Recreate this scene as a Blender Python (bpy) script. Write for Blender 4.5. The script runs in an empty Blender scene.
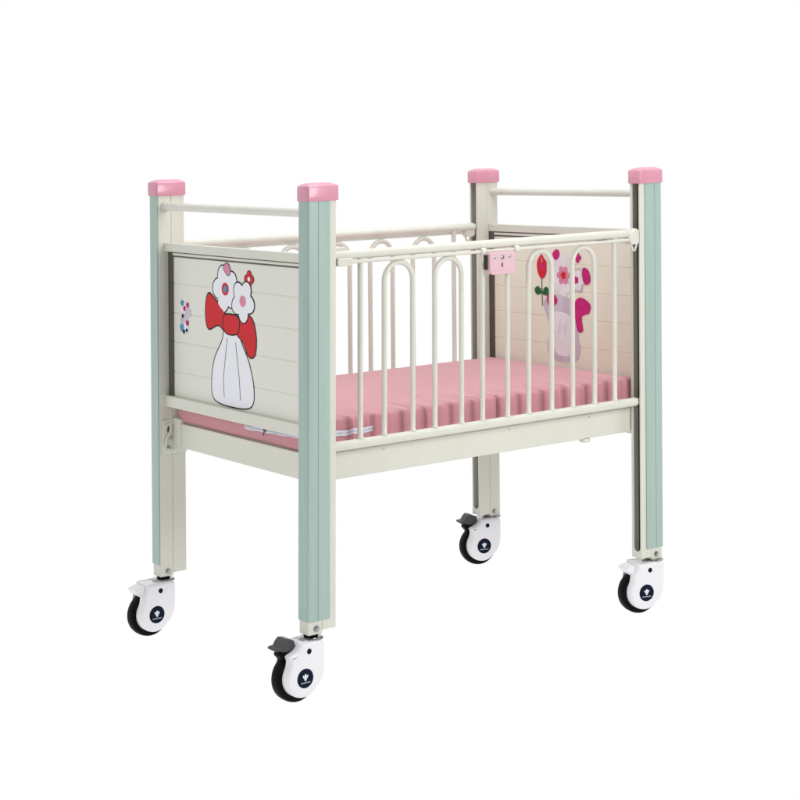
import bpy, bmesh, math, random
from mathutils import Vector, Matrix, noise
random.seed(7)
C = bpy.context.scene.collection
PI = math.pi
# ------------------------------------------------------------------ frame of the cot (metres)
PA, PB, L, W, H = .0445, .0931, 1.3949, .8486, 1.2     # post depth, post width, length, width, height of a post
ZO = .1812                                            # floor to the foot of a post
# the real cot is not perfectly square: its eight corners are off by a few millimetres
WV = [-0.003524, 0.002175, -0.001015, 0.006599, -0.004647, -0.000832, -0.002091, 0.002236, 0.003613, -0.001116, 0.00027, -0.007898,
      -0.003208, 0.002131, -0.003086, 0.000188, 0.000389, 0.012559, 0.001694, -0.001149, 0.000925, 0.001458, -0.001405, -0.004265]
def warp(p):
    x, y, z = p
    u, v, t = x/L, y/W, z/H
    o = [x, y, z + ZO]
    for i in (0, 1):
        for j in (0, 1):
            for k in (0, 1):
                g = (u if i else 1-u)*(v if j else 1-v)*(t if k else 1-t)
                n = (i*4 + j*2 + k)*3
                for a in range(3): o[a] += g*WV[n+a]
    return Vector(o)

# ------------------------------------------------------------------ materials
def mat(name, col, rough=.4, metal=0., var=.04, vscale=8., bump=0., bscale=200., spec=.5, coat=0., col2=None, stretch=None):
    m = bpy.data.materials.new(name); m.use_nodes = True
    nt = m.node_tree; N = nt.nodes; LK = nt.links
    b = N['Principled BSDF']
    b.inputs['Roughness'].default_value = rough; b.inputs['Metallic'].default_value = metal
    b.inputs['Specular IOR Level'].default_value = spec; b.inputs['Coat Weight'].default_value = coat
    b.inputs['Coat Roughness'].default_value = .08
    tc = N.new('ShaderNodeTexCoord')
    n = N.new('ShaderNodeTexNoise'); n.inputs['Scale'].default_value = vscale; n.inputs['Detail'].default_value = 6
    if stretch:
        mp = N.new('ShaderNodeMapping'); mp.inputs['Scale'].default_value = stretch; LK.new(tc.outputs['Object'], mp.inputs['Vector']); LK.new(mp.outputs['Vector'], n.inputs['Vector'])
    else: LK.new(tc.outputs['Object'], n.inputs['Vector'])
    r = N.new('ShaderNodeValToRGB')
    c2 = col2 or tuple(c*(1-3*var) for c in col)
    r.color_ramp.elements[0].position = .3; r.color_ramp.elements[1].position = .7
    r.color_ramp.elements[0].color = (*c2, 1); r.color_ramp.elements[1].color = (*col, 1)
    LK.new(n.outputs['Fac'], r.inputs['Fac']); LK.new(r.outputs['Color'], b.inputs['Base Color'])
    mr = N.new('ShaderNodeMapRange'); mr.inputs['To Min'].default_value = rough*.85; mr.inputs['To Max'].default_value = min(1, rough*1.2)
    LK.new(n.outputs['Fac'], mr.inputs['Value']); LK.new(mr.outputs['Result'], b.inputs['Roughness'])
    if bump:
        n2 = N.new('ShaderNodeTexNoise'); n2.inputs['Scale'].default_value = bscale; n2.inputs['Detail'].default_value = 4
        LK.new(tc.outputs['Object'], n2.inputs['Vector'])
        bp = N.new('ShaderNodeBump'); bp.inputs['Strength'].default_value = bump; bp.inputs['Distance'].default_value = .001
        LK.new(n2.outputs['Fac'], bp.inputs['Height']); LK.new(bp.outputs['Normal'], b.inputs['Normal'])
    return m
M = {}
M['cream'] = mat('cream_paint', (.70, .70, .62), .30, var=.016, vscale=11, stretch=(1, 1, .5), bump=.10, bscale=260)
M['creamtube'] = mat('cream_tube_paint', (.70, .70, .63), .2, var=.02, vscale=14, bump=.05, bscale=200)
M['panel'] = mat('laminate_panel', (.77, .77, .695), .34, var=.012, vscale=4)
M['panel_warm'] = mat('laminate_panel_warm_light', (.86, .83, .70), .30, var=.02, vscale=5)  # same laminate as the headboard, warm light inside the cot mixed into its colour
M['green'] = mat('mint_plastic', (.385, .515, .462), .33, var=.03, vscale=30, stretch=(1, 1, .06), bump=.08, bscale=150)
M['pink'] = mat('pink_plastic', (.68, .29, .39), .26, var=.015, vscale=20, coat=.3)
M['latch'] = mat('pale_pink_plastic', (.74, .50, .56), .3, var=.02)
M['dark'] = mat('dark_gasket_and_shade', (.10, .092, .078), .5, var=.08, vscale=12)
M['slot'] = mat('slot_shade_and_plate', (.06, .058, .048), .6, var=.08, vscale=12, spec=.1)
M['black'] = mat('black_rubber', (.005, .005, .006), .5, spec=.06, var=.1, vscale=60, bump=.15, bscale=300)
M['tread'] = mat('tyre_rubber', (.005, .005, .006), .5, spec=.07, var=.1, vscale=60, bump=.2, bscale=250)
M['white'] = mat('white_plastic', (.84, .84, .87), .25, var=.008, coat=.2)
M['pedal'] = mat('grey_pedal_plastic', (.06, .062, .066), .4, spec=.3, var=.05, vscale=30)
M['chrome'] = mat('chrome', (.42, .42, .43), .16, 1, var=.03)
M['navy'] = mat('navy_disc', (.005, .010, .028), .35, spec=.08, var=.05)
M['print'] = mat('printed_white', (.8, .83, .85), .5, var=.01)
M['zip'] = mat('zip_tape', (.78, .77, .88), .7, var=.05, vscale=60)
M['zipline'] = mat('zip_teeth', (.60, .62, .78), .6, var=.1, vscale=90)
M['s_white'] = mat('sticker_white', (.84, .85, .90), .35, var=.008)
M['s_black'] = mat('sticker_black', (.012, .012, .012), .4, var=.02, spec=.12)
M['s_red'] = mat('sticker_red', (.66, .022, .03), .35, var=.03, spec=.12)
M['s_pink'] = mat('sticker_pink', (.72, .27, .40), .35, var=.03, spec=.12)
M['s_mag'] = mat('sticker_magenta', (.66, .02, .22), .35, var=.10, vscale=40, spec=.12)
M['s_lilac'] = mat('sticker_lilac', (.66, .60, .68), .35, col2=(.50, .43, .53), vscale=14)
M['s_pale'] = mat('sticker_pale', (.84, .83, .85), .35, col2=(.76, .72, .77), vscale=18)
M['s_green'] = mat('sticker_green', (.03, .16, .05), .35, var=.15, vscale=60, spec=.12)
M['s_blue'] = mat('sticker_blue', (.08, .30, .55), .35, var=.03, spec=.12)
def fabric():
    m = mat('pink_fabric', (.585, .26, .30), .75, var=.03, vscale=7, spec=.25)
    nt = m.node_tree; N = nt.nodes; LK = nt.links; b = N['Principled BSDF']
    b.inputs['Sheen Weight'].default_value = .25
    tc = N['Texture Coordinate']
    w1 = N.new('ShaderNodeTexNoise'); w1.inputs['Scale'].default_value = 900
    w2 = N.new('ShaderNodeTexNoise'); w2.inputs['Scale'].default_value = 14; w2.inputs['Detail'].default_value = 5; w2.inputs['Distortion'].default_value = .8
    mp = N.new('ShaderNodeMapping'); mp.inputs['Scale'].default_value = (1, .35, 1)
    LK.new(tc.outputs['Object'], mp.inputs['Vector']); LK.new(mp.outputs['Vector'], w2.inputs['Vector']); LK.new(tc.outputs['Object'], w1.inputs['Vector'])
    b1 = N.new('ShaderNodeBump'); b1.inputs['Strength'].default_value = .25; b1.inputs['Distance'].default_value = .0006
    b2 = N.new('ShaderNodeBump'); b2.inputs['Strength'].default_value = .35; b2.inputs['Distance'].default_value = .006
    LK.new(w1.outputs['Fac'], b1.inputs['Height']); LK.new(w2.outputs['Fac'], b2.inputs['Height'])
    LK.new(b2.outputs['Normal'], b1.inputs['Normal']); LK.new(b1.outputs['Normal'], b.inputs['Normal'])
    return m
M['fabric'] = fabric()

# ------------------------------------------------------------------ building helpers
ORG = {}
def empty(name, loc, parent=None):
    o = bpy.data.objects.new(name, None); C.objects.link(o); o.empty_display_size = .05
    loc = Vector(loc); ORG[o.name] = loc
    if parent: o.parent = parent; o.location = loc - ORG[parent.name]
    else: o.location = loc
    return o
def tag(o, label=None, cat=None, group=None, kind=None):
    if label: o['label'] = label
    if cat: o['category'] = cat
    if group: o['group'] = group
    if kind: o['kind'] = kind
    return o
def build(name, bm, mats, parent=None, bevel=0., seg=2, smooth=True, w=True, local=False):
    """links a bmesh as one object; w warps its points onto the real frame, local keeps them in the parent's frame"""
    bmesh.ops.recalc_face_normals(bm, faces=bm.faces) if not local == 'keep' else None
    if w:
        for v in bm.verts: v.co = warp(v.co)
    me = bpy.data.meshes.new(name)
    if not isinstance(mats, (list, tuple)): mats = [mats]
    for m in mats: me.materials.append(M[m])
    if w:
        c = Vector((0, 0, 0))
        for v in bm.verts: c += v.co
        c /= len(bm.verts)
        for v in bm.verts: v.co -= c
    else: c = Vector((0, 0, 0))
    bm.to_mesh(me); bm.free()
    if smooth:
        for p in me.polygons: p.use_smooth = True
        try: me.set_sharp_from_angle(angle=math.radians(35))
        except Exception: pass
    o = bpy.data.objects.new(name, me); C.objects.link(o)
    if w:
        ORG[o.name] = c
        if parent: o.parent = parent; o.location = c - ORG[parent.name]
        else: o.location = c
    elif parent: o.parent = parent
    if bevel:
        md = o.modifiers.new('bevel', 'BEVEL'); md.width = bevel; md.segments = seg; md.limit_method = 'ANGLE'; md.angle_limit = math.radians(40); md.harden_normals = True
    return o
def box(bm, x0, x1, y0, y1, z0, z1, mi=0):
    vs = [bm.verts.new((x, y, z)) for x in (x0, x1) for y in (y0, y1) for z in (z0, z1)]
    for f in ((0,1,3,2), (4,6,7,5), (0,4,5,1), (2,3,7,6), (0,2,6,4), (1,5,7,3)):
        bm.faces.new([vs[i] for i in f]).material_index = mi
def prism(bm, pts, axis, a0, a1, mi=0):
    """extrudes a 2-D outline along axis (0 x: pts are y,z; 1 y: pts are x,z; 2 z: pts are x,y)"""
    def co(p, a): return {0: (a, p[0], p[1]), 1: (p[0], a, p[1]), 2: (p[0], p[1], a)}[axis]
    A = [bm.verts.new(co(p, a0)) for p in pts]; B = [bm.verts.new(co(p, a1)) for p in pts]
    n = len(pts)
    for i in range(n): bm.faces.new((A[i], A[(i+1) % n], B[(i+1) % n], B[i])).material_index = mi
    bm.faces.new(A[::-1]).material_index = mi; bm.faces.new(B).material_index = mi
def tube(bm, path, r, n=16, mi=0, cap=True):
    path = [Vector(p) for p in path]; rings = []
    ref = None
    for i, p in enumerate(path):
        d = (path[min(i+1, len(path)-1)] - path[max(i-1, 0)]).normalized()
        if ref is None:
            ref = d.cross(Vector((0, 1, .01))).normalized()
            if ref.length < .5: ref = d.cross(Vector((1, 0, 0))).normalized()
        ref = (ref - d*ref.dot(d)).normalized(); s = d.cross(ref)
        rr = r[i] if isinstance(r, (list, tuple)) else r
        rings.append([bm.verts.new(p + (ref*math.cos(2*PI*k/n) + s*math.sin(2*PI*k/n))*rr) for k in range(n)])
    for a, b in zip(rings, rings[1:]):
        for k in range(n): bm.faces.new((a[k], a[(k+1) % n], b[(k+1) % n], b[k])).material_index = mi
    if cap:
        bm.faces.new(rings[0][::-1]).material_index = mi; bm.faces.new(rings[-1]).material_index = mi
def lathe(bm, c, prof, axis=2, n=32, mi=0):
    """profile of (radius, offset) turned about an axis through c"""
    rings = []
    for r, h in prof:
        ring = []
        for k in range(n):
            a = 2*PI*k/n; q = [0, 0, 0]; q[axis] = h; q[(axis+1) % 3] = r*math.cos(a); q[(axis+2) % 3] = r*math.sin(a)
            ring.append(bm.verts.new(Vector(c) + Vector(q)))
        rings.append(ring)
    for a, b in zip(rings, rings[1:]):
        for k in range(n): bm.faces.new((a[k], a[(k+1) % n], b[(k+1) % n], b[k])).material_index = mi
    bm.faces.new(rings[0][::-1]).material_index = mi; bm.faces.new(rings[-1]).material_index = mi
def rrect(x0, x1, y0, y1, r, n=5):
    out = []
    for cx, cy, a0 in ((x1-r, y1-r, 0), (x0+r, y1-r, 90), (x0+r, y0+r, 180), (x1-r, y0+r, 270)):
        for i in range(n+1):
            a = math.radians(a0 + 90*i/n); out.append((cx + r*math.cos(a), cy + r*math.sin(a)))
    return out
def BM(): return bmesh.new()

# ------------------------------------------------------------------ the cot
cot = empty('hospital_cot', (L/2, W/2, 0))
tag(cot, 'cream metal children\'s hospital cot with mint green corner posts, pink caps and four caster wheels', 'cot')

def X(s, u): return u if s == 0 else L-u
def Y(s, v): return v if s == 0 else W-v
def zs(x, y): return 0
TU = .0472
SLOT = [(0, 0), (0, 0)]
for sx in (0, 1):
    for sy in (0, 1):
        P_ = lambda pts: [(X(sx, u), Y(sy, v)) for u, v in pts]
        # square main tube that carries the caster
        bm = BM(); prism(bm, P_([(0, .0), (TU-.0006, 0), (TU-.0006, PA), (0, PA)]), 2, 0, H)
        post = build('corner_post', bm, 'cream', cot, bevel=.0022)
        # C-profile slide channel with an open slot
        s0, s1, t = .0062, .0345, .0028
        prof = [(TU, .0006), (PB, .0006), (PB, s0), (PB-t, s0), (PB-t, .0006+t), (TU+t, .0006+t), (TU+t, PA-t-.0006), (PB-t, PA-t-.0006), (PB-t, s1), (PB, s1), (PB, PA-.0006), (TU, PA-.0006)]
        bm = BM(); prism(bm, P_(prof), 2, .0098, H-.0006)
        # rounded foot of the slot
        c = (s0+s1)/2; r = (s1-s0)/2 - .0002; zf = .030
        arc = [(Y(sy, s0+.0002), .0102), (Y(sy, s0+.0002), zf+r)] + [(Y(sy, c + r*math.cos(PI+PI*i/10)), zf + r + r*math.sin(PI+PI*i/10)) for i in range(1, 10)] + [(Y(sy, s1-.0002), zf+r), (Y(sy, s1-.0002), .0102)]
        prism(bm, arc, 0, X(sx, PB-t+.0002), X(sx, PB-.0002))
        build('slide_channel', bm, 'cream', post, bevel=.0012)
        bm = BM(); prism(bm, P_([(TU+t+.0005, t+.0012), (TU+t+.014, t+.0012), (TU+t+.014, PA-t-.0012), (TU+t+.0005, PA-t-.0012)]), 2, .012, H-.002)  # added dark sheet standing for the shade deep in the slot
        build('slot_shade', bm, 'slot', post)
        # mint L-shaped cover on the two outer faces
        g0, g1, gd = .0285, .0302, .0012
        ve = PA-.001 if sx == 0 else PA-.010
        pr = [(-.0042, ve), (-.0042, .004), (-.0035, .0005), (-.0015, -.003), (.002, -.0042), (g0, -.0046), (g0+.0002, -.0046+gd*1.6), (g1, -.0046+gd*1.6), (g1+.0002, -.0040), (.0705, -.0034), (.0712, -.0004), (.0004, -.0004), (-.0005, .0005), (-.0005, ve)]
        bm = BM(); prism(bm, P_(pr), 2, .0385, H-.0004)
        build('mint_cover', bm, 'green', post, bevel=.0007, seg=1)
        # pink cap with a slightly domed top
        bm = BM(); ring0 = None
        x0, x1, y0, y1 = -.0068, PB+.0045, -.0068, PA+.0045
        levels = [(0, 1.1995, .004), (-.0005, 1.2060, .0045), (-.0005, 1.2385, .005), (.0010, 1.2415, .0055), (.004, 1.2437, .006), (.010, 1.2470, .006), (.018, 1.2500, .005)]
        rings = []
        for ins, z, rr in levels:
            rings.append([bm.verts.new((*P_([q])[0], z)) for q in rrect(x0+ins, x1-ins, y0+ins, y1-ins, rr)])
        n = len(rings[0])
        for a, b in zip(rings, rings[1:]):
            for k in range(n): bm.faces.new((a[k], a[(k+1) % n], b[(k+1) % n], b[k]))
        bm.faces.new(rings[0][::-1]); bm.faces.new(rings[-1])
        build('post_cap', bm, 'pink', post)
        # hex bolt at the foot (both y faces)
        for yy, d in ((0, -1), (PA, 1)):
            bm = BM()
            yb = Y(sy, yy + d*.0003); dd = d if sy == 0 else -d
            lathe(bm, (X(sx, .027), yb, .0165), [(.0001, 0), (.0095, 0), (.0095, dd*.0015), (.0001, dd*.0015)], 1, 20)
            lathe(bm, (X(sx, .027), yb, .0165), [(.0001, dd*.0012), (.0068, dd*.0012), (.0068, dd*.0055), (.0055, dd*.0068), (.0001, dd*.0068)], 1, 6)
            build('foot_bolt', bm, 'chrome', post)

# ---- head and foot boards
def sticker_layer(bm, pts, x, mi):
    vs = [bm.verts.new((x, y, z)) for y, z in pts]
    f = bm.faces.new(vs); f.material_index = mi
def ell(cy, cz, ry, rz, n=28, rot=0):
    c, s = math.cos(rot), math.sin(rot)
    return [(cy + ry*math.cos(2*PI*k/n)*c - rz*math.sin(2*PI*k/n)*s, cz + ry*math.cos(2*PI*k/n)*s + rz*math.sin(2*PI*k/n)*c) for k in range(n)]
def flower(cy, cz, r, lobes=6, amp=.18, n=72, ph=0, sy=1.):
    return [(cy + sy*r*(1-amp+amp*abs(math.cos(lobes*(2*PI*k/n+ph)/2))*1.6)*math.cos(2*PI*k/n), cz + r*(1-amp+amp*abs(math.cos(lobes*(2*PI*k/n+ph)/2))*1.6)*math.sin(2*PI*k/n)) for k in range(n)]
def smoothloop(pts, n=8):
    out = []; m = len(pts)
    for i in range(m):
        p0, p1, p2, p3 = pts[i-1], pts[i], pts[(i+1) % m], pts[(i+2) % m]
        for k in range(n):
            t = k/n
            out.append(tuple(.5*((2*p1[a]) + (-p0[a]+p2[a])*t + (2*p0[a]-5*p1[a]+4*p2[a]-p3[a])*t*t + (-p0[a]+3*p1[a]-3*p2[a]+p3[a])*t**3) for a in (0, 1)))
    return out
def grow(pts, d):
    out = []; m = len(pts)
    area = sum(pts[i][0]*pts[(i+1) % m][1]-pts[(i+1) % m][0]*pts[i][1] for i in range(m))
    s = 1 if area > 0 else -1
    for i in range(m):
        a, b = Vector(pts[i-1]), Vector(pts[(i+1) % m]); t = (b-a)
        if t.length < 1e-9: out.append(pts[i]); continue
        t.normalize(); out.append((pts[i][0] + s*d*t.y, pts[i][1] - s*d*t.x))
    return out
SEAMS = [.648, .742, .833, .925]
def board(s, name, pm):
    """one end of the cot: frame bars, planked panel, dark strips for the shaded side channels, round grab bar"""
    XX = lambda u: X(s, u)
    fr = empty(name, warp((XX(.03), W/2, .54)), cot)
    for nm, z0, z1 in (('top_rail', 1.0245, 1.0505), ('bottom_rail', .5365, .5715)):
        bm = BM(); box(bm, *sorted((XX(.0205), XX(.0445))), PA+.0004, W-PA-.0004, z0, z1); build(nm, bm, 'cream', fr, bevel=.002)
    # panel with V-grooves between its planks
    z = [.5722] + SEAMS + [1.0072]; g = .0016; o = []
    for i, zz in enumerate(z):
        if i in (0, len(z)-1): o.append((0, zz))
        else: o += [(0, zz-g), (.0017, zz-g*.35), (.0017, zz+g*.35), (0, zz+g)]
    xa, xb = .0375, .0412
    pts = [(XX(xa+d), zz) for d, zz in o] + [(XX(xb-d), zz) for d, zz in reversed(o)]
    bm = BM(); prism(bm, pts, 1, PA+.029, W-PA-.029)
    pn = build('panel', bm, pm, fr, smooth=False)
    for a_, b_ in ((PA+.0006, PA+.0286), (W-PA-.0286, W-PA-.0006)):  # solid dark strips stand for the shaded channels beside the panel
        bm = BM(); box(bm, XX(.034), XX(.0436), a_, b_, .5720, 1.0240); build('side_recess_shade', bm, 'dark', fr, bevel=.001)
    bm = BM()
    box(bm, XX(.0335), XX(.0438), PA+.029, W-PA-.029, 1.0125, 1.0205)
    build('panel_moulding', bm, 'cream', fr, bevel=.001)
    for z0, z1 in ((1.0076, 1.0120), (1.0208, 1.0243)):
        bm = BM(); box(bm, XX(.0355), XX(.0428), PA+.029, W-PA-.029, z0, z1); build('top_gasket', bm, 'dark', fr)
    bm = BM(); yy = [PA+.0004, PA+.012, W/2, W-PA-.012, W-PA-.0004]
    tube(bm, [(XX(.0245), q, 1.1655) for q in yy], .0128, 20)
    gb = build('grab_bar', bm, 'creamtube', cot)
    for q, q2 in ((PA+.0006, PA+.011), (W-PA-.0006, W-PA-.011)):
        bm = BM(); lathe(bm, (XX(.0245), 0, 1.1655), [(.0132, q), (.0150, q), (.0150, q2), (.0132, q2)], 1, 24); build('collar', bm, 'cream', gb)
    return fr
head = board(0, 'headboard', 'panel')
foot = board(1, 'footboard', 'panel_warm')

# printed stickers (plain flower-and-ribbon stand-ins for the cartoon transfers)
def outlined(bm, pts, x, mi, w=.0042, ol=1):
    sticker_layer(bm, grow(pts, w), x, ol); sticker_layer(bm, pts, x-.00012, mi)
bm = BM(); x = .0370   # materials 0 white 1 black 2 red 3 pink 4 blue 5 green
vase = smoothloop([(.540, .588), (.556, .640), (.540, .710), (.495, .775), (.480, .835), (.410, .835), (.400, .780), (.355, .715), (.330, .640), (.345, .588), (.44, .577)])
outlined(bm, vase, x, 0)
for k, pts in enumerate(([(.478, .800), (.520, .815), (.575, .800), (.590, .850), (.575, .905), (.530, .885), (.478, .845)],
                         [(.420, .800), (.385, .775), (.352, .735), (.322, .745), (.318, .800), (.345, .850), (.415, .845)])):
    outlined(bm, smoothloop(pts), x-.0003, 2)
outlined(bm, smoothloop([(.485, .802), (.450, .792), (.412, .802), (.408, .840), (.448, .850), (.488, .842)]), x-.0006, 2)
outlined(bm, flower(.480, .925, .064, 5, .20, sy=.95), x-.0003, 0)
outlined(bm, flower(.385, .895, .056, 5, .22, sy=.95, ph=.4), x-.0009, 0)
outlined(bm, smoothloop([(.490, .988), (.474, 1.003), (.458, .995), (.452, .975), (.468, .968)]), x-.0006, 3, .0022)
sticker_layer(bm, ell(.480, .925, .019, .019), x-.0013, 2); sticker_layer(bm, ell(.480, .925, .010, .010), x-.0015, 4)
sticker_layer(bm, ell(.385, .895, .017, .017), x-.0013, 3)
outlined(bm, flower(.352, .962, .021, 4, .25), x-.0006, 2, .0022)
sticker_layer(bm, ell(.352, .962, .007, .007), x-.0013, 0)
for y0, z0, y1, z1 in ((.47, .78, .492, .66), (.492, .66, .488, .60), (.425, .77, .405, .66), (.405, .66, .40, .60)):
    d = Vector((y1-y0, z1-z0)).normalized()*.0013; sticker_layer(bm, [(y0-d.y, z0+d.x), (y1-d.y, z1+d.x), (y1+d.y, z1-d.x), (y0+d.y, z0-d.x)], x-.00035, 1)
o = build('sticker', bm, ['s_white', 's_black', 's_red', 's_pink', 's_blue', 's_green'], head, smooth=False)
o['label'] = 'tall outlined sticker in white with a red ribbon bow on the headboard'
bm = BM()
for k, (cy, cz, r, mi) in enumerate(((.715, .848, .020, 0), (.690, .838, .016, 1), (.712, .812, .022, 1), (.706, .788, .018, 0), (.727, .790, .012, 2), (.696, .806, .009, 3), (.712, .850, .008, 3), (.725, .866, .009, 2), (.694, .862, .008, 3), (.715, .778, .007, 4), (.699, .783, .006, 4), (.722, .826, .006, 4))):
    sticker_layer(bm, flower(cy, cz, r, 5, .2), x-.00012*k, mi)
o = build('sticker', bm, ['s_white', 's_lilac', 's_blue', 's_mag', 's_black'], head, smooth=False)
o['label'] = 'tiny lilac and pink sticker near the left post'
# right-hand sticker: red rose, pale blooms, lilac vase, magenta ribbon
bm = BM(); x = L-.0415     # 0 pale 1 lilac 2 magenta 3 red 4 green 5 pink 6 black
XP = L-.0420
def st(pts, k, mi): sticker_layer(bm, pts, XP-.00012*k, mi)
st(smoothloop([(.475, .600), (.500, .640), (.485, .690), (.500, .740), (.515, .790), (.470, .815), (.420, .815), (.370, .800), (.355, .740), (.345, .690), (.335, .635), (.355, .600), (.42, .590)]), 1, 1)
st(smoothloop([(.475, .735), (.450, .760), (.400, .755), (.372, .735), (.380, .690), (.372, .640), (.40, .612), (.455, .620), (.47, .67)]), 2, 0)
st(flower(.415, .885, .068, 8, .12), 3, 0); st(flower(.352, .872, .042, 6, .15), 4, 1); st(flower(.352, .872, .034, 6, .15), 5, 0)
st(flower(.415, .885, .030, 6, .2), 5, 5); st(flower(.415, .885, .013, 5, .2), 6, 3); st(flower(.352, .872, .012, 5, .2), 6, 2)
st(smoothloop([(.452, .972), (.470, .955), (.455, .935), (.438, .945), (.435, .965)]), 5, 2)
st(flower(.345, .948, .016, 4, .25), 5, 2)
st(smoothloop([(.318, .915), (.290, .905), (.283, .870), (.305, .858), (.322, .880)]), 5, 2)
st(smoothloop([(.360, .795), (.330, .815), (.285, .795), (.290, .765), (.325, .750), (.320, .705), (.345, .700), (.358, .745)]), 5, 2)
st(smoothloop([(.445, .800), (.475, .825), (.498, .815), (.492, .780), (.460, .780)]), 5, 2)
st(smoothloop([(.527, .952), (.548, .925), (.545, .890), (.525, .868), (.503, .885), (.500, .925), (.512, .938)]), 5, 3)
st(smoothloop([(.538, .930), (.522, .915), (.508, .925), (.512, .900), (.530, .905)]), 6, 2); st(smoothloop([(.534, .912), (.522, .900), (.512, .908), (.518, .885), (.532, .890)]), 7, 3); st(smoothloop([(.530, .945), (.520, .930), (.524, .925)]), 6, 5)
st([(.527, .870), (.5235, .870), (.5205, .775), (.524, .775)], 4, 4)
st(smoothloop([(.523, .822), (.545, .842), (.562, .828), (.548, .812)]), 5, 4); st(smoothloop([(.522, .818), (.505, .842), (.488, .830), (.498, .812)]), 5, 4)
for cy in (.435, .405): st(ell(cy, .71, .0012, .03, 10, .2), 6, 1)
o = build('sticker', bm, ['s_pale', 's_lilac', 's_mag', 's_red', 's_green', 's_pink', 's_black'], foot, smooth=False)
o['label'] = 'sticker with a red rose and pale shapes on the inside of the footboard'

# ---- side rails with arched bars
ARCH = [(.281, .385), (.468, .570), (.652, .752), (.838, .934), (1.023, 1.118)]
STR = [.195, 1.207]
def side_rail(sy, name):
    yc = .0225; YY = lambda v: Y(sy, v)
    N_ = 9; rail = empty(name, warp((L/2, YY(yc), .4925)), cot)
    for nm, zz, rr, pr_ in (('top_tube', 1.0420, .0133, .0095), ('bottom_tube', .5065, .0140, .0100)):
        bm = BM(); tube(bm, [(PB+.002+(L-2*PB-.004)*i/N_, YY(yc), zz) for i in range(N_+1)], rr, 20); build(nm, bm, 'creamtube', rail)
        for u0, u1 in ((PB-.012, PB+.0018), (L-PB+.012, L-PB-.0018)):
            bm = BM(); tube(bm, [(u0, YY(yc), zz), (u1, YY(yc), zz)], pr_, 14); build('rail_pin', bm, 'cream', rail)
    zt, zb = 1.0190, .512
    for xs in STR:
        bm = BM(); zz_ = [zb, .5205, .5235, .5265, .70, .85, 1.0225, 1.0255, 1.0285, 1.034]; tube(bm, [(xs, YY(yc), z_) for z_ in zz_], [.0082, .0108, .0098, .0082, .0082, .0082, .0082, .0094, .0104, .0082], 14); build('bar', bm, 'creamtube', rail)
    for xa, xb in ARCH:
        r = (xb-xa)/2; rz = .052; zc = zt-.008-rz
        path = [(xa, YY(yc), zb+(zc-zb)*i/5) for i in range(6)]
        path += [((xa+xb)/2 - r*math.cos(PI*i/14), YY(yc), zc + rz*math.sin(PI*i/14)) for i in range(1, 14)]
        path += [(xb, YY(yc), zc-(zc-zb)*i/5) for i in range(6)]
        path = [path[0], (xa, YY(yc), .5205), (xa, YY(yc), .5235), (xa, YY(yc), .5265)] + path[1:-1] + [(xb, YY(yc), .5265), (xb, YY(yc), .5235), (xb, YY(yc), .5205), path[-1]]
        bm = BM(); tube(bm, path, [.0080, .0106, .0096] + [.0080]*(len(path)-6) + [.0096, .0106, .0080], 14); build('arched_bar', bm, 'creamtube', rail)
    # release rod under the top tube
    bm = BM(); tube(bm, [(.118+(1.272-.118)*i/8, YY(.0110), 1.0225) for i in range(9)], .0052, 12); rod = build('release_rod', bm, 'creamtube', rail)
    # end brackets
    bm = BM()
    prism(bm, [(.104, 1.0130), (.100, 1.0230), (.104, 1.0350), (.150, 1.0350), (.156, 1.0300), (.156, 1.0160), (.150, 1.0120)], 1, YY(.002), YY(.021))
    if sy == 0: prism(bm, [(.098, 1.0520), (.098, 1.0640), (.143, 1.0655), (.152, 1.0600), (.153, 1.0520)], 1, YY(.026), YY(.040))
    build('end_bracket', bm, 'creamtube', rail, bevel=.003, seg=3)
    bm = BM()
    prism(bm, [(1.262, 1.0140), (1.258, 1.0300), (1.268, 1.0440), (1.290, 1.0580), (1.300, 1.0500), (1.301, 1.0140), (1.290, 1.0080), (1.270, 1.0080)], 1, YY(.002), YY(.030))
    tube(bm, [(1.268, YY(.010), 1.016), (1.2800, YY(.010), .9880), (1.2860, YY(.010), .9860), (1.2990, YY(.010), 1.012)], .0036, 10)
    build('end_bracket', bm, 'creamtube', rail, bevel=.003, seg=3)
    return rail, YY
rail, YY = side_rail(0, 'side_rail')
rail['label'] = 'front side rail with the pale pink latch'
# latch: pale pink housing with three screws on the front rail
bm = BM()
prism(bm, rrect(.6535, .7545, .9545, 1.0185, .006), 1, -.0125, .0045)
lt = build('latch', bm, 'latch', cot, bevel=.0022, seg=3)
bm = BM(); prism(bm, [(.6590, .9535), (.7490, .9535), (.7535, .9570), (.7535, .9625), (.6545, .9625), (.6550, .9570)], 1, -.0165, -.0127)
build('latch_lip', bm, 'latch', lt, bevel=.0018)
for cx, cz, r in ((.671, 1.0035, .0046), (.7025, 1.0030, .0072), (.731, 1.0045, .0046)):
    bm = BM()
    lathe(bm, (cx, -.0127, cz), [(.0002, 0), (r, 0), (r*.9, -.0016), (r*.5, -.0024), (r*.42, -.0012), (.0002, -.0010)], 1, 18)
    build('screw', bm, 'chrome', lt)
bm = BM()
prism(bm, [(.6995, .9860), (.7030, .9870), (.7020, .9800), (.7035, .9750), (.7000, .9740), (.6985, .9800)], 1, -.0140, -.0126)
build('keyhole', bm, 'black', lt)
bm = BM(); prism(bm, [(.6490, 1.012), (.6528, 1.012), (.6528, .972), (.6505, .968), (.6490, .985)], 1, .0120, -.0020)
build('latch_backplate', bm, 'slot', lt)
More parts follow.
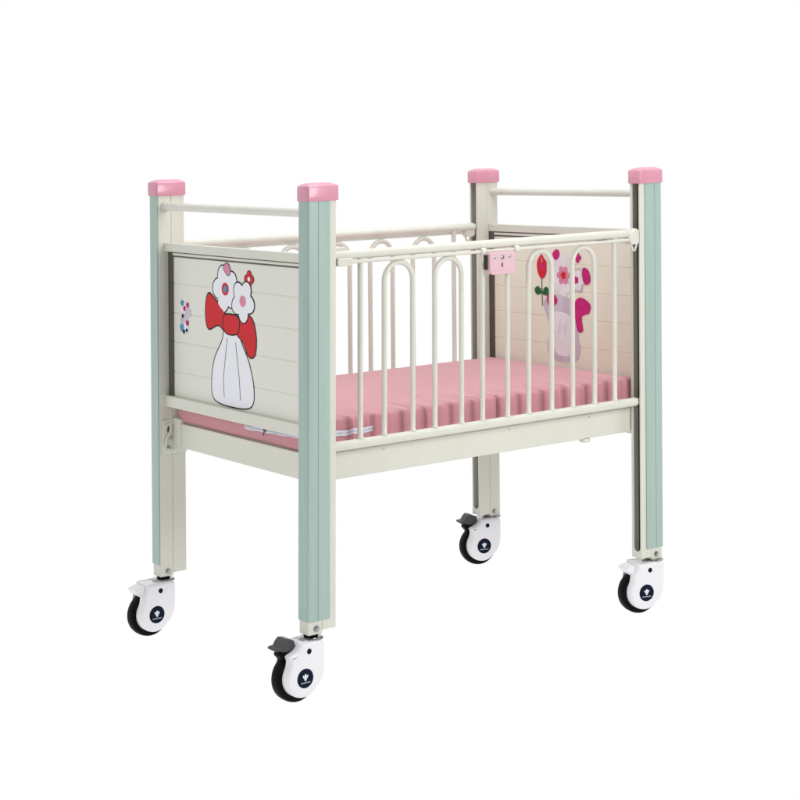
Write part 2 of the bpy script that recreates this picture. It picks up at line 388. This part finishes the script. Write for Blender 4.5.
for cx in (.643, .776):
    bm = BM(); lathe(bm, (cx, .0110, 1.0235), [(.006, -.008), (.0105, -.008), (.0115, -.005), (.0115, .005), (.0105, .008), (.006, .008)], 0, 20)
    tube(bm, [(cx, .0110, 1.034), (cx, .0150, 1.040)], .007, 12)
    build('rod_clip', bm, 'creamtube', rail)
rear, _ = side_rail(1, 'side_rail')
rear['label'] = 'rear side rail behind the mattress'

# ---- base frame under the mattress
bm = BM(); i0 = .0495
def ubeam(bm, axis, a0, a1, o0, o1, z0, z1):
    (box(bm, a0, a1, o0, o1, z0, z1) if axis == 0 else box(bm, o0, o1, a0, a1, z0, z1))
ubeam(bm, 0, .0765, L-.0765, i0, i0+.025, .4073, .4835); ubeam(bm, 0, .0765, L-.0765, W-i0-.025, W-i0, .4073, .4835)
ubeam(bm, 1, i0+.0006, W-i0-.0006, .0505, .0760, .4078, .4832); ubeam(bm, 1, i0+.0006, W-i0-.0006, L-.0760, L-.0505, .4078, .4832)
base = build('base_frame', bm, 'cream', cot, bevel=.0025)
for k in range(9):
    xx = .14 + k*(L-.28)/8; bm = BM(); box(bm, xx-.025, xx+.025, i0+.027, W-i0-.027, .462, .480); build('support_slat', bm, 'cream', base, bevel=.002)
for yy in (.063, W-.063):
    bm = BM(); lathe(bm, (1.112, yy, 0), [(.0005, .4070), (.016, .4068), (.018, .4020), (.016, .3960), (.008, .3935), (.0005, .3935)], 2, 20); build('buffer', bm, 'creamtube', base)
for cx, cz in ((.781, .474), (.300, .474), (1.12, .4745)):
    bm = BM(); lathe(bm, (cx, i0-.0001, cz), [(.0002, 0), (.0020, 0), (.0018, -.0005), (.0002, -.0005)], 1, 12); build('rivet', bm, 'dark', base)
for sx in (0, 1):
    for sy in (0, 1):
        bm = BM(); YI = lambda v: Y(sy, v)
        xs = sorted((X(sx, .046), X(sx, .0705))); ys = sorted((YI(PA+.0055), YI(PA+.048)))
        box(bm, xs[0], xs[1], ys[0], ys[1], .3960, .4975)
        xs = sorted((X(sx, .006), X(sx, .062))); ys = sorted((YI(PA+.0004), YI(PA+.0045)))
        box(bm, xs[0], xs[1], ys[0], ys[1], .3850, .4930)
        br = build('corner_bracket', bm, 'creamtube', cot, bevel=.003, seg=3)
        d = 1 if sy == 0 else -1
        for px, pz, r in ((.036, .4360, .0045), (.029, .4060, .0065)):
            bm = BM(); lathe(bm, (X(sx, px), YI(PA+.0050), pz), [(.0002, 0), (r, 0), (r, d*.003), (r*.7, d*.0045), (.0002, d*.0045)], 1, 14)
            build('bolt', bm, 'chrome', br)
        bm = BM()
        tube(bm, [(X(sx, u), YI(PA+.0085), z) for u, z in ((.022, .474), (.027, .482), (.033, .479), (.035, .470), (.033, .458), (.028, .447), (.020, .438), (.016, .425), (.018, .410))], .0034, 8)
        build('hook', bm, 'cream', br)
        bm = BM(); prism(bm, [(X(sx, u), z) for u, z in ((.025, .470), (.0315, .474), (.032, .462), (.029, .452), (.024, .456))], 1, YI(PA+.0046), YI(PA+.0056))
        build('slot_opening', bm, 'dark', br)

# ------------------------------------------------------------------ casters
RT = .0675
def caster_parts(root, braked):
    """local frame: origin at the wheel's centre, swivel stem at x = .051, fork trails towards -x"""
    def arc(cx, cz, r, a0, a1, n): return [(cx + r*math.cos(math.radians(a0+(a1-a0)*i/n)), cz + r*math.sin(math.radians(a0+(a1-a0)*i/n))) for i in range(n+1)]
    # tyre
    bm = BM()
    pr = [(.030, -.0105), (.056, -.0115), (.0630, -.0105), (.0662, -.006), (RT, .001), (RT, .016), (.0662, .024), (.0625, .0285), (.055, .030), (.030, .030)]
    lathe(bm, (0, 0, 0), pr, 1, 64)
    wh = build('wheel', bm, 'tread', root, w=False)
    # near shell with rounded face: stacked shrinking outlines
    left = [(-.0505, .026), (-.0440, .040), (-.0410, .052)] + ([(-.0420, .0600), (-.0460, .0675), (-.0420, .0720)] if braked else [])
    top = [(-.0330, .0750), (-.0230, .0790), (-.0150, .0850), (-.0090, .0930), (-.003, .1000)] if braked else [(-.0400, .0640), (-.0300, .0760), (-.0280, .0930), (-.0250, .1000)]
    out = arc(0, .006, .0545, 155, 322, 30) + [(.0560, -.0170), (.0650, .0020), (.0700, .0200), (.0715, .0400), (.0715, .0900), (.0690, .0985), (.0640, .1010)] + top[::-1] + left[::-1]
    cx, cz = .008, .020
    def shell(bm, ys):
        rings = []
        for y, ins in ys:
            g = grow(out, -ins) if ins else out
            rings.append([bm.verts.new((q[0], y, q[1])) for q in g])
        n = len(out)
        for a, b in zip(rings, rings[1:]):
            for k in range(n): bm.faces.new((a[k], a[(k+1) % n], b[(k+1) % n], b[k]))
        bm.faces.new(rings[0]); bm.faces.new(rings[-1][::-1])
    bm = BM(); shell(bm, [(-.0125, 0), (-.0290, .0002), (-.0350, .0012), (-.0390, .0030), (-.0412, .0055), (-.0420, .0085)])
    shell(bm, [(.0310, 0), (.0330, .0004), (.0350, .0030)])
    # hood over the wheel
    hood = arc(0, 0, .0700, 18, 118, 18)[::1]
    hx = -.010 if braked else -.040
    a1 = 95 if braked else 122
    hood = [(.0690, .012)] + arc(0, 0, .0705, 12, a1, 18) + ([(-.0080, .0930), (.0, .0985)] if braked else [(-.0280, .0900), (-.025, .0985)]) + [(.0620, .0985), (.0690, .0900)]
    prism(bm, hood, 1, -.0124, .0309)
    sh = build('fork_cover', bm, 'white', root, w=False, bevel=.0012)
    if braked:
        bm = BM()
        prism(bm, [(-.0790, .0905), (-.0740, .0945), (-.0600, .0960), (-.0540, .1060), (-.0440, .1160), (-.0280, .1130), (-.0130, .1060), (-.0110, .0900), (-.0200, .0800), (-.0400, .0790), (-.0520, .0810), (-.0620, .0850), (-.0720, .0850)], 1, -.0140, .0260)
        build('brake_pedal', bm, 'pedal', root, w=False, bevel=.003, seg=3)
        bm = BM()
        prism(bm, [(-.0560, .0800), (-.0240, .0800), (-.0300, .0560), (-.0480, .0560), (-.0600, .0700)], 1, -.0100, .0220)
        build('brake_shoe', bm, 'black', root, w=False, bevel=.002)
    else:
        bm = BM()
        prism(bm, [(-.0630, .0880), (-.0570, .0870), (-.0440, .0920), (-.0285, .0940), (-.0285, .0600), (-.0360, .0640), (-.0430, .0680), (-.0520, .0700), (-.0590, .0780)], 1, -.0240, .0280)
        build('brake_pedal', bm, 'white', root, w=False, bevel=.003, seg=3)
    # swivel bearing
    bm = BM(); lathe(bm, (.051, 0, 0), [(.020, .0990), (.0330, .0990), (.0352, .1000), (.0352, .1022), (.0330, .1036), (.0270, .1042), (.0265, .1050), (.016, .1052)], 2, 40)
    build('swivel_bearing', bm, 'chrome', root, w=False)
    bm = BM(); lathe(bm, (.051, 0, 0), [(.010, .1040), (.0205, .1050), (.0205, .1205), (.010, .1210)], 2, 32)
    build('bearing_seal', bm, 'black', root, w=False)
    # axle plug and round badge with its emblem
    bm = BM(); lathe(bm, (.016, 0, .078), [(.0002, -.0400), (.0075, -.0410), (.0075, -.0426), (.0055, -.0432), (.0002, -.0432)], 1, 24)
    build('axle_plug', bm, 'navy', root, w=False)
    bm = BM(); lathe(bm, (.002, 0, .0065), [(.0002, -.0415), (.0265, -.0415), (.0265, -.0427), (.0250, -.0431), (.0002, -.0431)], 1, 40)
    yb = -.0434
    def poly(pts): bm.faces.new([bm.verts.new((.002+a, yb, .0065+b)) for a, b in pts]).material_index = 1
    poly([(-.0015, -.0070), (.0015, -.0070), (.0040, .0080), (0, .0135), (-.0040, .0080)])
    poly([(-.0022, -.0060), (-.0048, .0080), (-.0070, .0100), (-.0095, .0060), (-.0060, .0010)])
    poly([(.0022, -.0060), (.0060, .0010), (.0095, .0060), (.0070, .0100), (.0048, .0080)])
    for k in range(8):
        c = -.0140 + k*.0040; h = .0028
        poly([(c-.0014, -.0130), (c-.0006, -.0130), (c-.0006, -.0130+h), (c-.0014, -.0130+h)])
        poly([(c+.0004, -.0130), (c+.0012, -.0130), (c+.0012, -.0130+h), (c+.0004, -.0130+h)])
        if k % 2: poly([(c-.0006, -.0120), (c+.0004, -.0120), (c+.0004, -.0112), (c-.0006, -.0112)])
        else: poly([(c-.0006, -.0130), (c+.0004, -.0130), (c+.0004, -.0122), (c-.0006, -.0122)])
    build('badge', bm, ['navy', 'print'], root, w=False, smooth=False)
def copy_tree(o, parent):
    c = o.copy(); C.objects.link(c); c.parent = parent
    for ch in o.children: copy_tree(ch, c)
    return c
# stem position in the world, height of the wheel centre, swivel angle
spots = [('front left', (.0200, .0242), -.1135, 0, True), ('rear left', (.0214, .8288), -.1095, 0, False),
         ('front right', (1.3700, .0240), -.1085, -14, False), ('rear right', (1.3729, .8256), -.1045, -15, True)]
protos = {}
for nm, (px, py), cz, deg, braked in spots:
    a = math.radians(deg); off = Vector((.051*math.cos(a), .051*math.sin(a)))
    loc = Vector((px-off.x, py-off.y, cz+ZO))
    if braked not in protos:
        o = empty('caster', loc, cot); caster_parts(o, braked); protos[braked] = o
    else:
        o = copy_tree(protos[braked], cot); o.location = loc - ORG[cot.name]
    o.rotation_euler = (0, 0, a)
    o['label'] = 'caster with a dark grey brake pedal' if braked else 'caster with a white pedal'

# ------------------------------------------------------------------ mattress
matt = empty('mattress', (L/2, W/2, .4865+ZO))
tag(matt, 'thin pink fabric mattress lying inside the cream barred cot', 'mattress')
MX0, MX1, MY0, MY1, MZ0, MZ1 = .0575, 1.3430, .0650, .7880, .4868, .5760
rc = random.Random(3)
creases = []
xx = .12
while xx < 1.30:
    creases.append((xx, MY0, xx + rc.uniform(-.05, .02), MY0 + rc.uniform(.04, .20), rc.uniform(.0025, .0055), rc.uniform(.0008, .0030)*rc.choice((1, 1, -1))))
    if rc.random() < .5: creases.append((xx+.012, MY0, xx + rc.uniform(-.04, .03), MY0 + rc.uniform(.03, .10), .003, -.0018))
    xx += rc.uniform(.035, .085)
creases += [(.30, .16, .42, .28, .006, .0022), (.22, .30, .44, .36, .007, .0018), (.70, .10, .78, .22, .005, .0026), (.10, .10, .12, .40, .008, .0018), (.95, .16, 1.02, .10, .005, -.0030), (.14, .45, .50, .43, .009, .0015), (.55, .20, .60, .42, .008, .0015)]
def crease(x, y):
    s = 0
    for x0, y0, x1, y1, w_, d in creases:
        dx, dy = x1-x0, y1-y0; l2 = dx*dx+dy*dy
        t = ((x-x0)*dx+(y-y0)*dy)/l2
        if -.05 < t < 1.05:
            tt = min(1, max(0, t)); bx = x0+dx*tt + .012*math.sin(tt*3.1)*(1 if d > 0 else -1); by = y0+dy*tt
            q = ((x-bx)**2+(y-by)**2)/(w_*w_)
            if q < 9: s -= 1.7*d*math.exp(-q)*(1-tt*.8)*(1 if y0 > MY0 else 1)
    return s
bm = BM(); R_ = .010; NA = 5
NX, NY = 420, 150
# profile of one cross-section in (inset, z): up the side, round the edge; then the top grid
def mpt(u, v, lay):
    """u,v in 0..1 on the top; lay = None for the top"""
    return None
grid = {}
xs_ = [MX0+R_+(MX1-MX0-2*R_)*i/NX for i in range(NX+1)]; ys_ = [MY0+R_+(MY1-MY0-2*R_)*(j/NY)**1.35 for j in range(NY+1)]
for i, x in enumerate(xs_):
    for j, y in enumerate(ys_):
        e = min(x-MX0, MX1-x, y-MY0, MY1-y)
        z = MZ1 + crease(x, y) + .0035*noise.noise(Vector((x*3.2, y*3.2, 1)))*min(1, e*12) + .0009*noise.noise(Vector((x*16, y*7, 3))) + .0015*math.sin(PI*min(1, e/.15)/2)
        grid[i, j] = bm.verts.new((x, y, z))
for i in range(NX):
    for j in range(NY): bm.faces.new((grid[i, j], grid[i+1, j], grid[i+1, j+1], grid[i, j+1]))
loop = [(i, 0, 0, -1) for i in range(NX)] + [(NX, j, 1, 0) for j in range(NY)] + [(i, NY, 0, 1) for i in range(NX, 0, -1)] + [(0, j, -1, 0) for j in range(NY, 0, -1)]
prev = [grid[a, b] for a, b, _, _ in loop]
def nrm(a, b):
    nx = (-1 if a == 0 else 1 if a == NX else 0); ny = (-1 if b == 0 else 1 if b == NY else 0)
    l = math.hypot(nx, ny) or 1; return nx/l, ny/l
steps = [(R_*math.sin(PI/2*k/NA), -R_*(1-math.cos(PI/2*k/NA))) for k in range(1, NA+1)] + [(R_, -R_-(MZ1-MZ0-2*R_)*k/12) for k in range(1, 13)] + [(R_*math.cos(PI/2*k/3), -(MZ1-MZ0)+R_*(1-math.sin(PI/2*k/3))) for k in range(1, 4)]
for o_, dz in steps:
    ring = []
    for a, b, _, _ in loop:
        nx, ny = nrm(a, b); p = grid[a, b].co; x, y = p.x, p.y
        k = min(1, -dz/.02)
        pl = crease(x, MY0+.001)*1.0 if b == 0 else 0
        if b == 0:      # gathers running down the front side
            pl += .0008*math.sin(x*62+2*math.sin(x*11)) + .0024*noise.noise(Vector((x*20, dz*6, 5)))
        else: pl += .0035*noise.noise(Vector((x*7, y*7, dz*9)))
        bulge = .0025*math.sin(PI*min(1, -dz/(MZ1-MZ0)))
        d = o_ + bulge + pl*k
        z = MZ1 + dz + (p.z-MZ1)*max(0, 1+dz/.05)
        ring.append(bm.verts.new((x+nx*d, y+ny*d, z)))
    n = len(loop)
    for k in range(n): bm.faces.new((prev[k], ring[k], ring[(k+1) % n], prev[(k+1) % n]))
    prev = ring
bm.faces.new(prev)
cov = build('fabric_cover', bm, 'fabric', matt)
bm = BM()
def strip(bm, pts, h, ax, mi, d):
    # a tape following the side: pts = list of (along, z)
    up = [bm.verts.new((a, d, z+h/2) if ax == 0 else (d, a, z+h/2)) for a, z in pts]; dn = [bm.verts.new((a, d, z-h/2) if ax == 0 else (d, a, z-h/2)) for a, z in pts]
    for k in range(len(pts)-1): bm.faces.new((dn[k], dn[k+1], up[k+1], up[k])).material_index = mi
seqf = [(.066+.0067*i, .5345+.0012*math.sin(i*.7)) for i in range(31)]; seql = [(.068+.0115*i, .5300-.00035*i+.001*math.sin(i*.9)) for i in range(30)]
strip(bm, seqf, .0160, 0, 0, MY0-.0058); strip(bm, seqf, .0035, 0, 1, MY0-.0064)
strip(bm, seql, .0110, 1, 0, MX0-.0058); strip(bm, seql, .0030, 1, 1, MX0-.0064)
build('zip', bm, ['zip', 'zipline'], matt, smooth=False)
bm = BM(); prism(bm, [(.300, .527), (.290, .521), (.284, .527), (.292, .533)], 0, MX0-.0100, MX0-.0068); tube(bm, [(MX0-.008, .292, .527), (MX0-.009, .296, .515), (MX0-.009, .299, .508)], .0018, 8)
build('zip_puller', bm, 'dark', matt)

# ------------------------------------------------------------------ setting: a white floor added with a glow of its own
m = bpy.data.materials.new('glowing_white_floor'); m.use_nodes = True
nt = m.node_tree; b = nt.nodes['Principled BSDF']; b.inputs['Base Color'].default_value = (0, 0, 0, 1); b.inputs['Specular IOR Level'].default_value = 0; b.inputs['Roughness'].default_value = 1
ge = nt.nodes.new('ShaderNodeNewGeometry'); dp = nt.nodes.new('ShaderNodeVectorMath'); dp.operation = 'DOT_PRODUCT'; dp.inputs[1].default_value = (.616, .788, 0)
nz = nt.nodes.new('ShaderNodeMapRange'); nz.interpolation_type = 'SMOOTHSTEP'; nz.inputs['From Min'].default_value = -2.6; nz.inputs['From Max'].default_value = -1.3  # floor glow fades to grey towards the camera, to deepen shading on the cot
nt.links.new(ge.outputs['Position'], dp.inputs[0]); nt.links.new(dp.outputs['Value'], nz.inputs['Value'])
rp = nt.nodes.new('ShaderNodeValToRGB'); rp.color_ramp.elements[0].color = (.22, .22, .22, 1); rp.color_ramp.elements[1].color = (1, 1, 1, 1)
nt.links.new(nz.outputs['Result'], rp.inputs['Fac']); nt.links.new(rp.outputs['Color'], b.inputs['Emission Color']); b.inputs['Emission Strength'].default_value = 1.0
M['floor'] = m
bm = BM(); bmesh.ops.create_circle(bm, cap_ends=True, segments=96, radius=60)
fl = build('glowing_floor', bm, 'floor', None, w=False, smooth=False); fl.location = (.7, .4, -.001); tag(fl, kind='structure')

w = bpy.data.worlds.new('World'); bpy.context.scene.world = w; w.use_nodes = True
nt = w.node_tree; N = nt.nodes; LK = nt.links; bg = N['Background']
tc = N.new('ShaderNodeTexCoord'); vm = N.new('ShaderNodeVectorMath'); vm.operation = 'DOT_PRODUCT'; vm.inputs[1].default_value = (.616, .788, 0)
mr = N.new('ShaderNodeMapRange'); mr.inputs['From Min'].default_value = -.45; mr.inputs['From Max'].default_value = .25
mr.inputs['To Min'].default_value = .24; mr.inputs['To Max'].default_value = 1.0; mr.interpolation_type = 'SMOOTHSTEP'
cr = N.new('ShaderNodeCombineColor')
LK.new(tc.outputs['Generated'], vm.inputs[0]); LK.new(vm.outputs['Value'], mr.inputs['Value'])
for k in range(3): LK.new(mr.outputs['Result'], cr.inputs[k])
LK.new(cr.outputs['Color'], bg.inputs['Color']); bg.inputs['Strength'].default_value = 1.0

def area(name, loc, target, size, power, col=(1, 1, 1), sy=None):
    d = bpy.data.lights.new(name, 'AREA'); d.shape = 'RECTANGLE'; d.size = size; d.size_y = sy or size; d.energy = power; d.color = col
    o = bpy.data.objects.new(name, d); C.objects.link(o); o.location = loc
    o.rotation_euler = (Vector(target)-Vector(loc)).to_track_quat('-Z', 'Y').to_euler()
area('key_softbox', (.95, -2.5, 1.9), (.7, .3, .75), 1.15, 46, (1, .99, .97), 1.3)
area('fill_softbox', (-3.6, -.8, 2.2), (0, .5, .8), 1.6, 42, (.97, .985, 1))
area('top_softbox', (.7, .2, 3.6), (.7, .4, .6), 1.6, 44)

# ------------------------------------------------------------------ camera
cd = bpy.data.cameras.new('camera'); cam = bpy.data.objects.new('camera', cd); C.objects.link(cam); bpy.context.scene.camera = cam
yaw, pit, rol = 0.909165, -0.000197, -0.009023
f = Vector((math.cos(pit)*math.cos(yaw), math.cos(pit)*math.sin(yaw), math.sin(pit)))
r = f.cross(Vector((0, 0, 1))).normalized(); u = r.cross(f)
r2 = math.cos(rol)*r + math.sin(rol)*u; u2 = -math.sin(rol)*r + math.cos(rol)*u
mx = Matrix((r2, u2, -f)).transposed().to_4x4(); mx.translation = Vector((-2.82282, -4.05382, 1.418685+ZO)); cam.matrix_world = mx
cd.sensor_width = 36; cd.lens = 36*1788.096/800; cd.shift_x = (400-400.783)/800; cd.shift_y = -(400-121.3115)/800; cd.clip_end = 500
s = bpy.context.scene
s.view_settings.view_transform = 'Standard'; s.view_settings.look = 'None'; s.view_settings.exposure = 0; s.view_settings.gamma = 1
s.cycles.max_bounces = 10
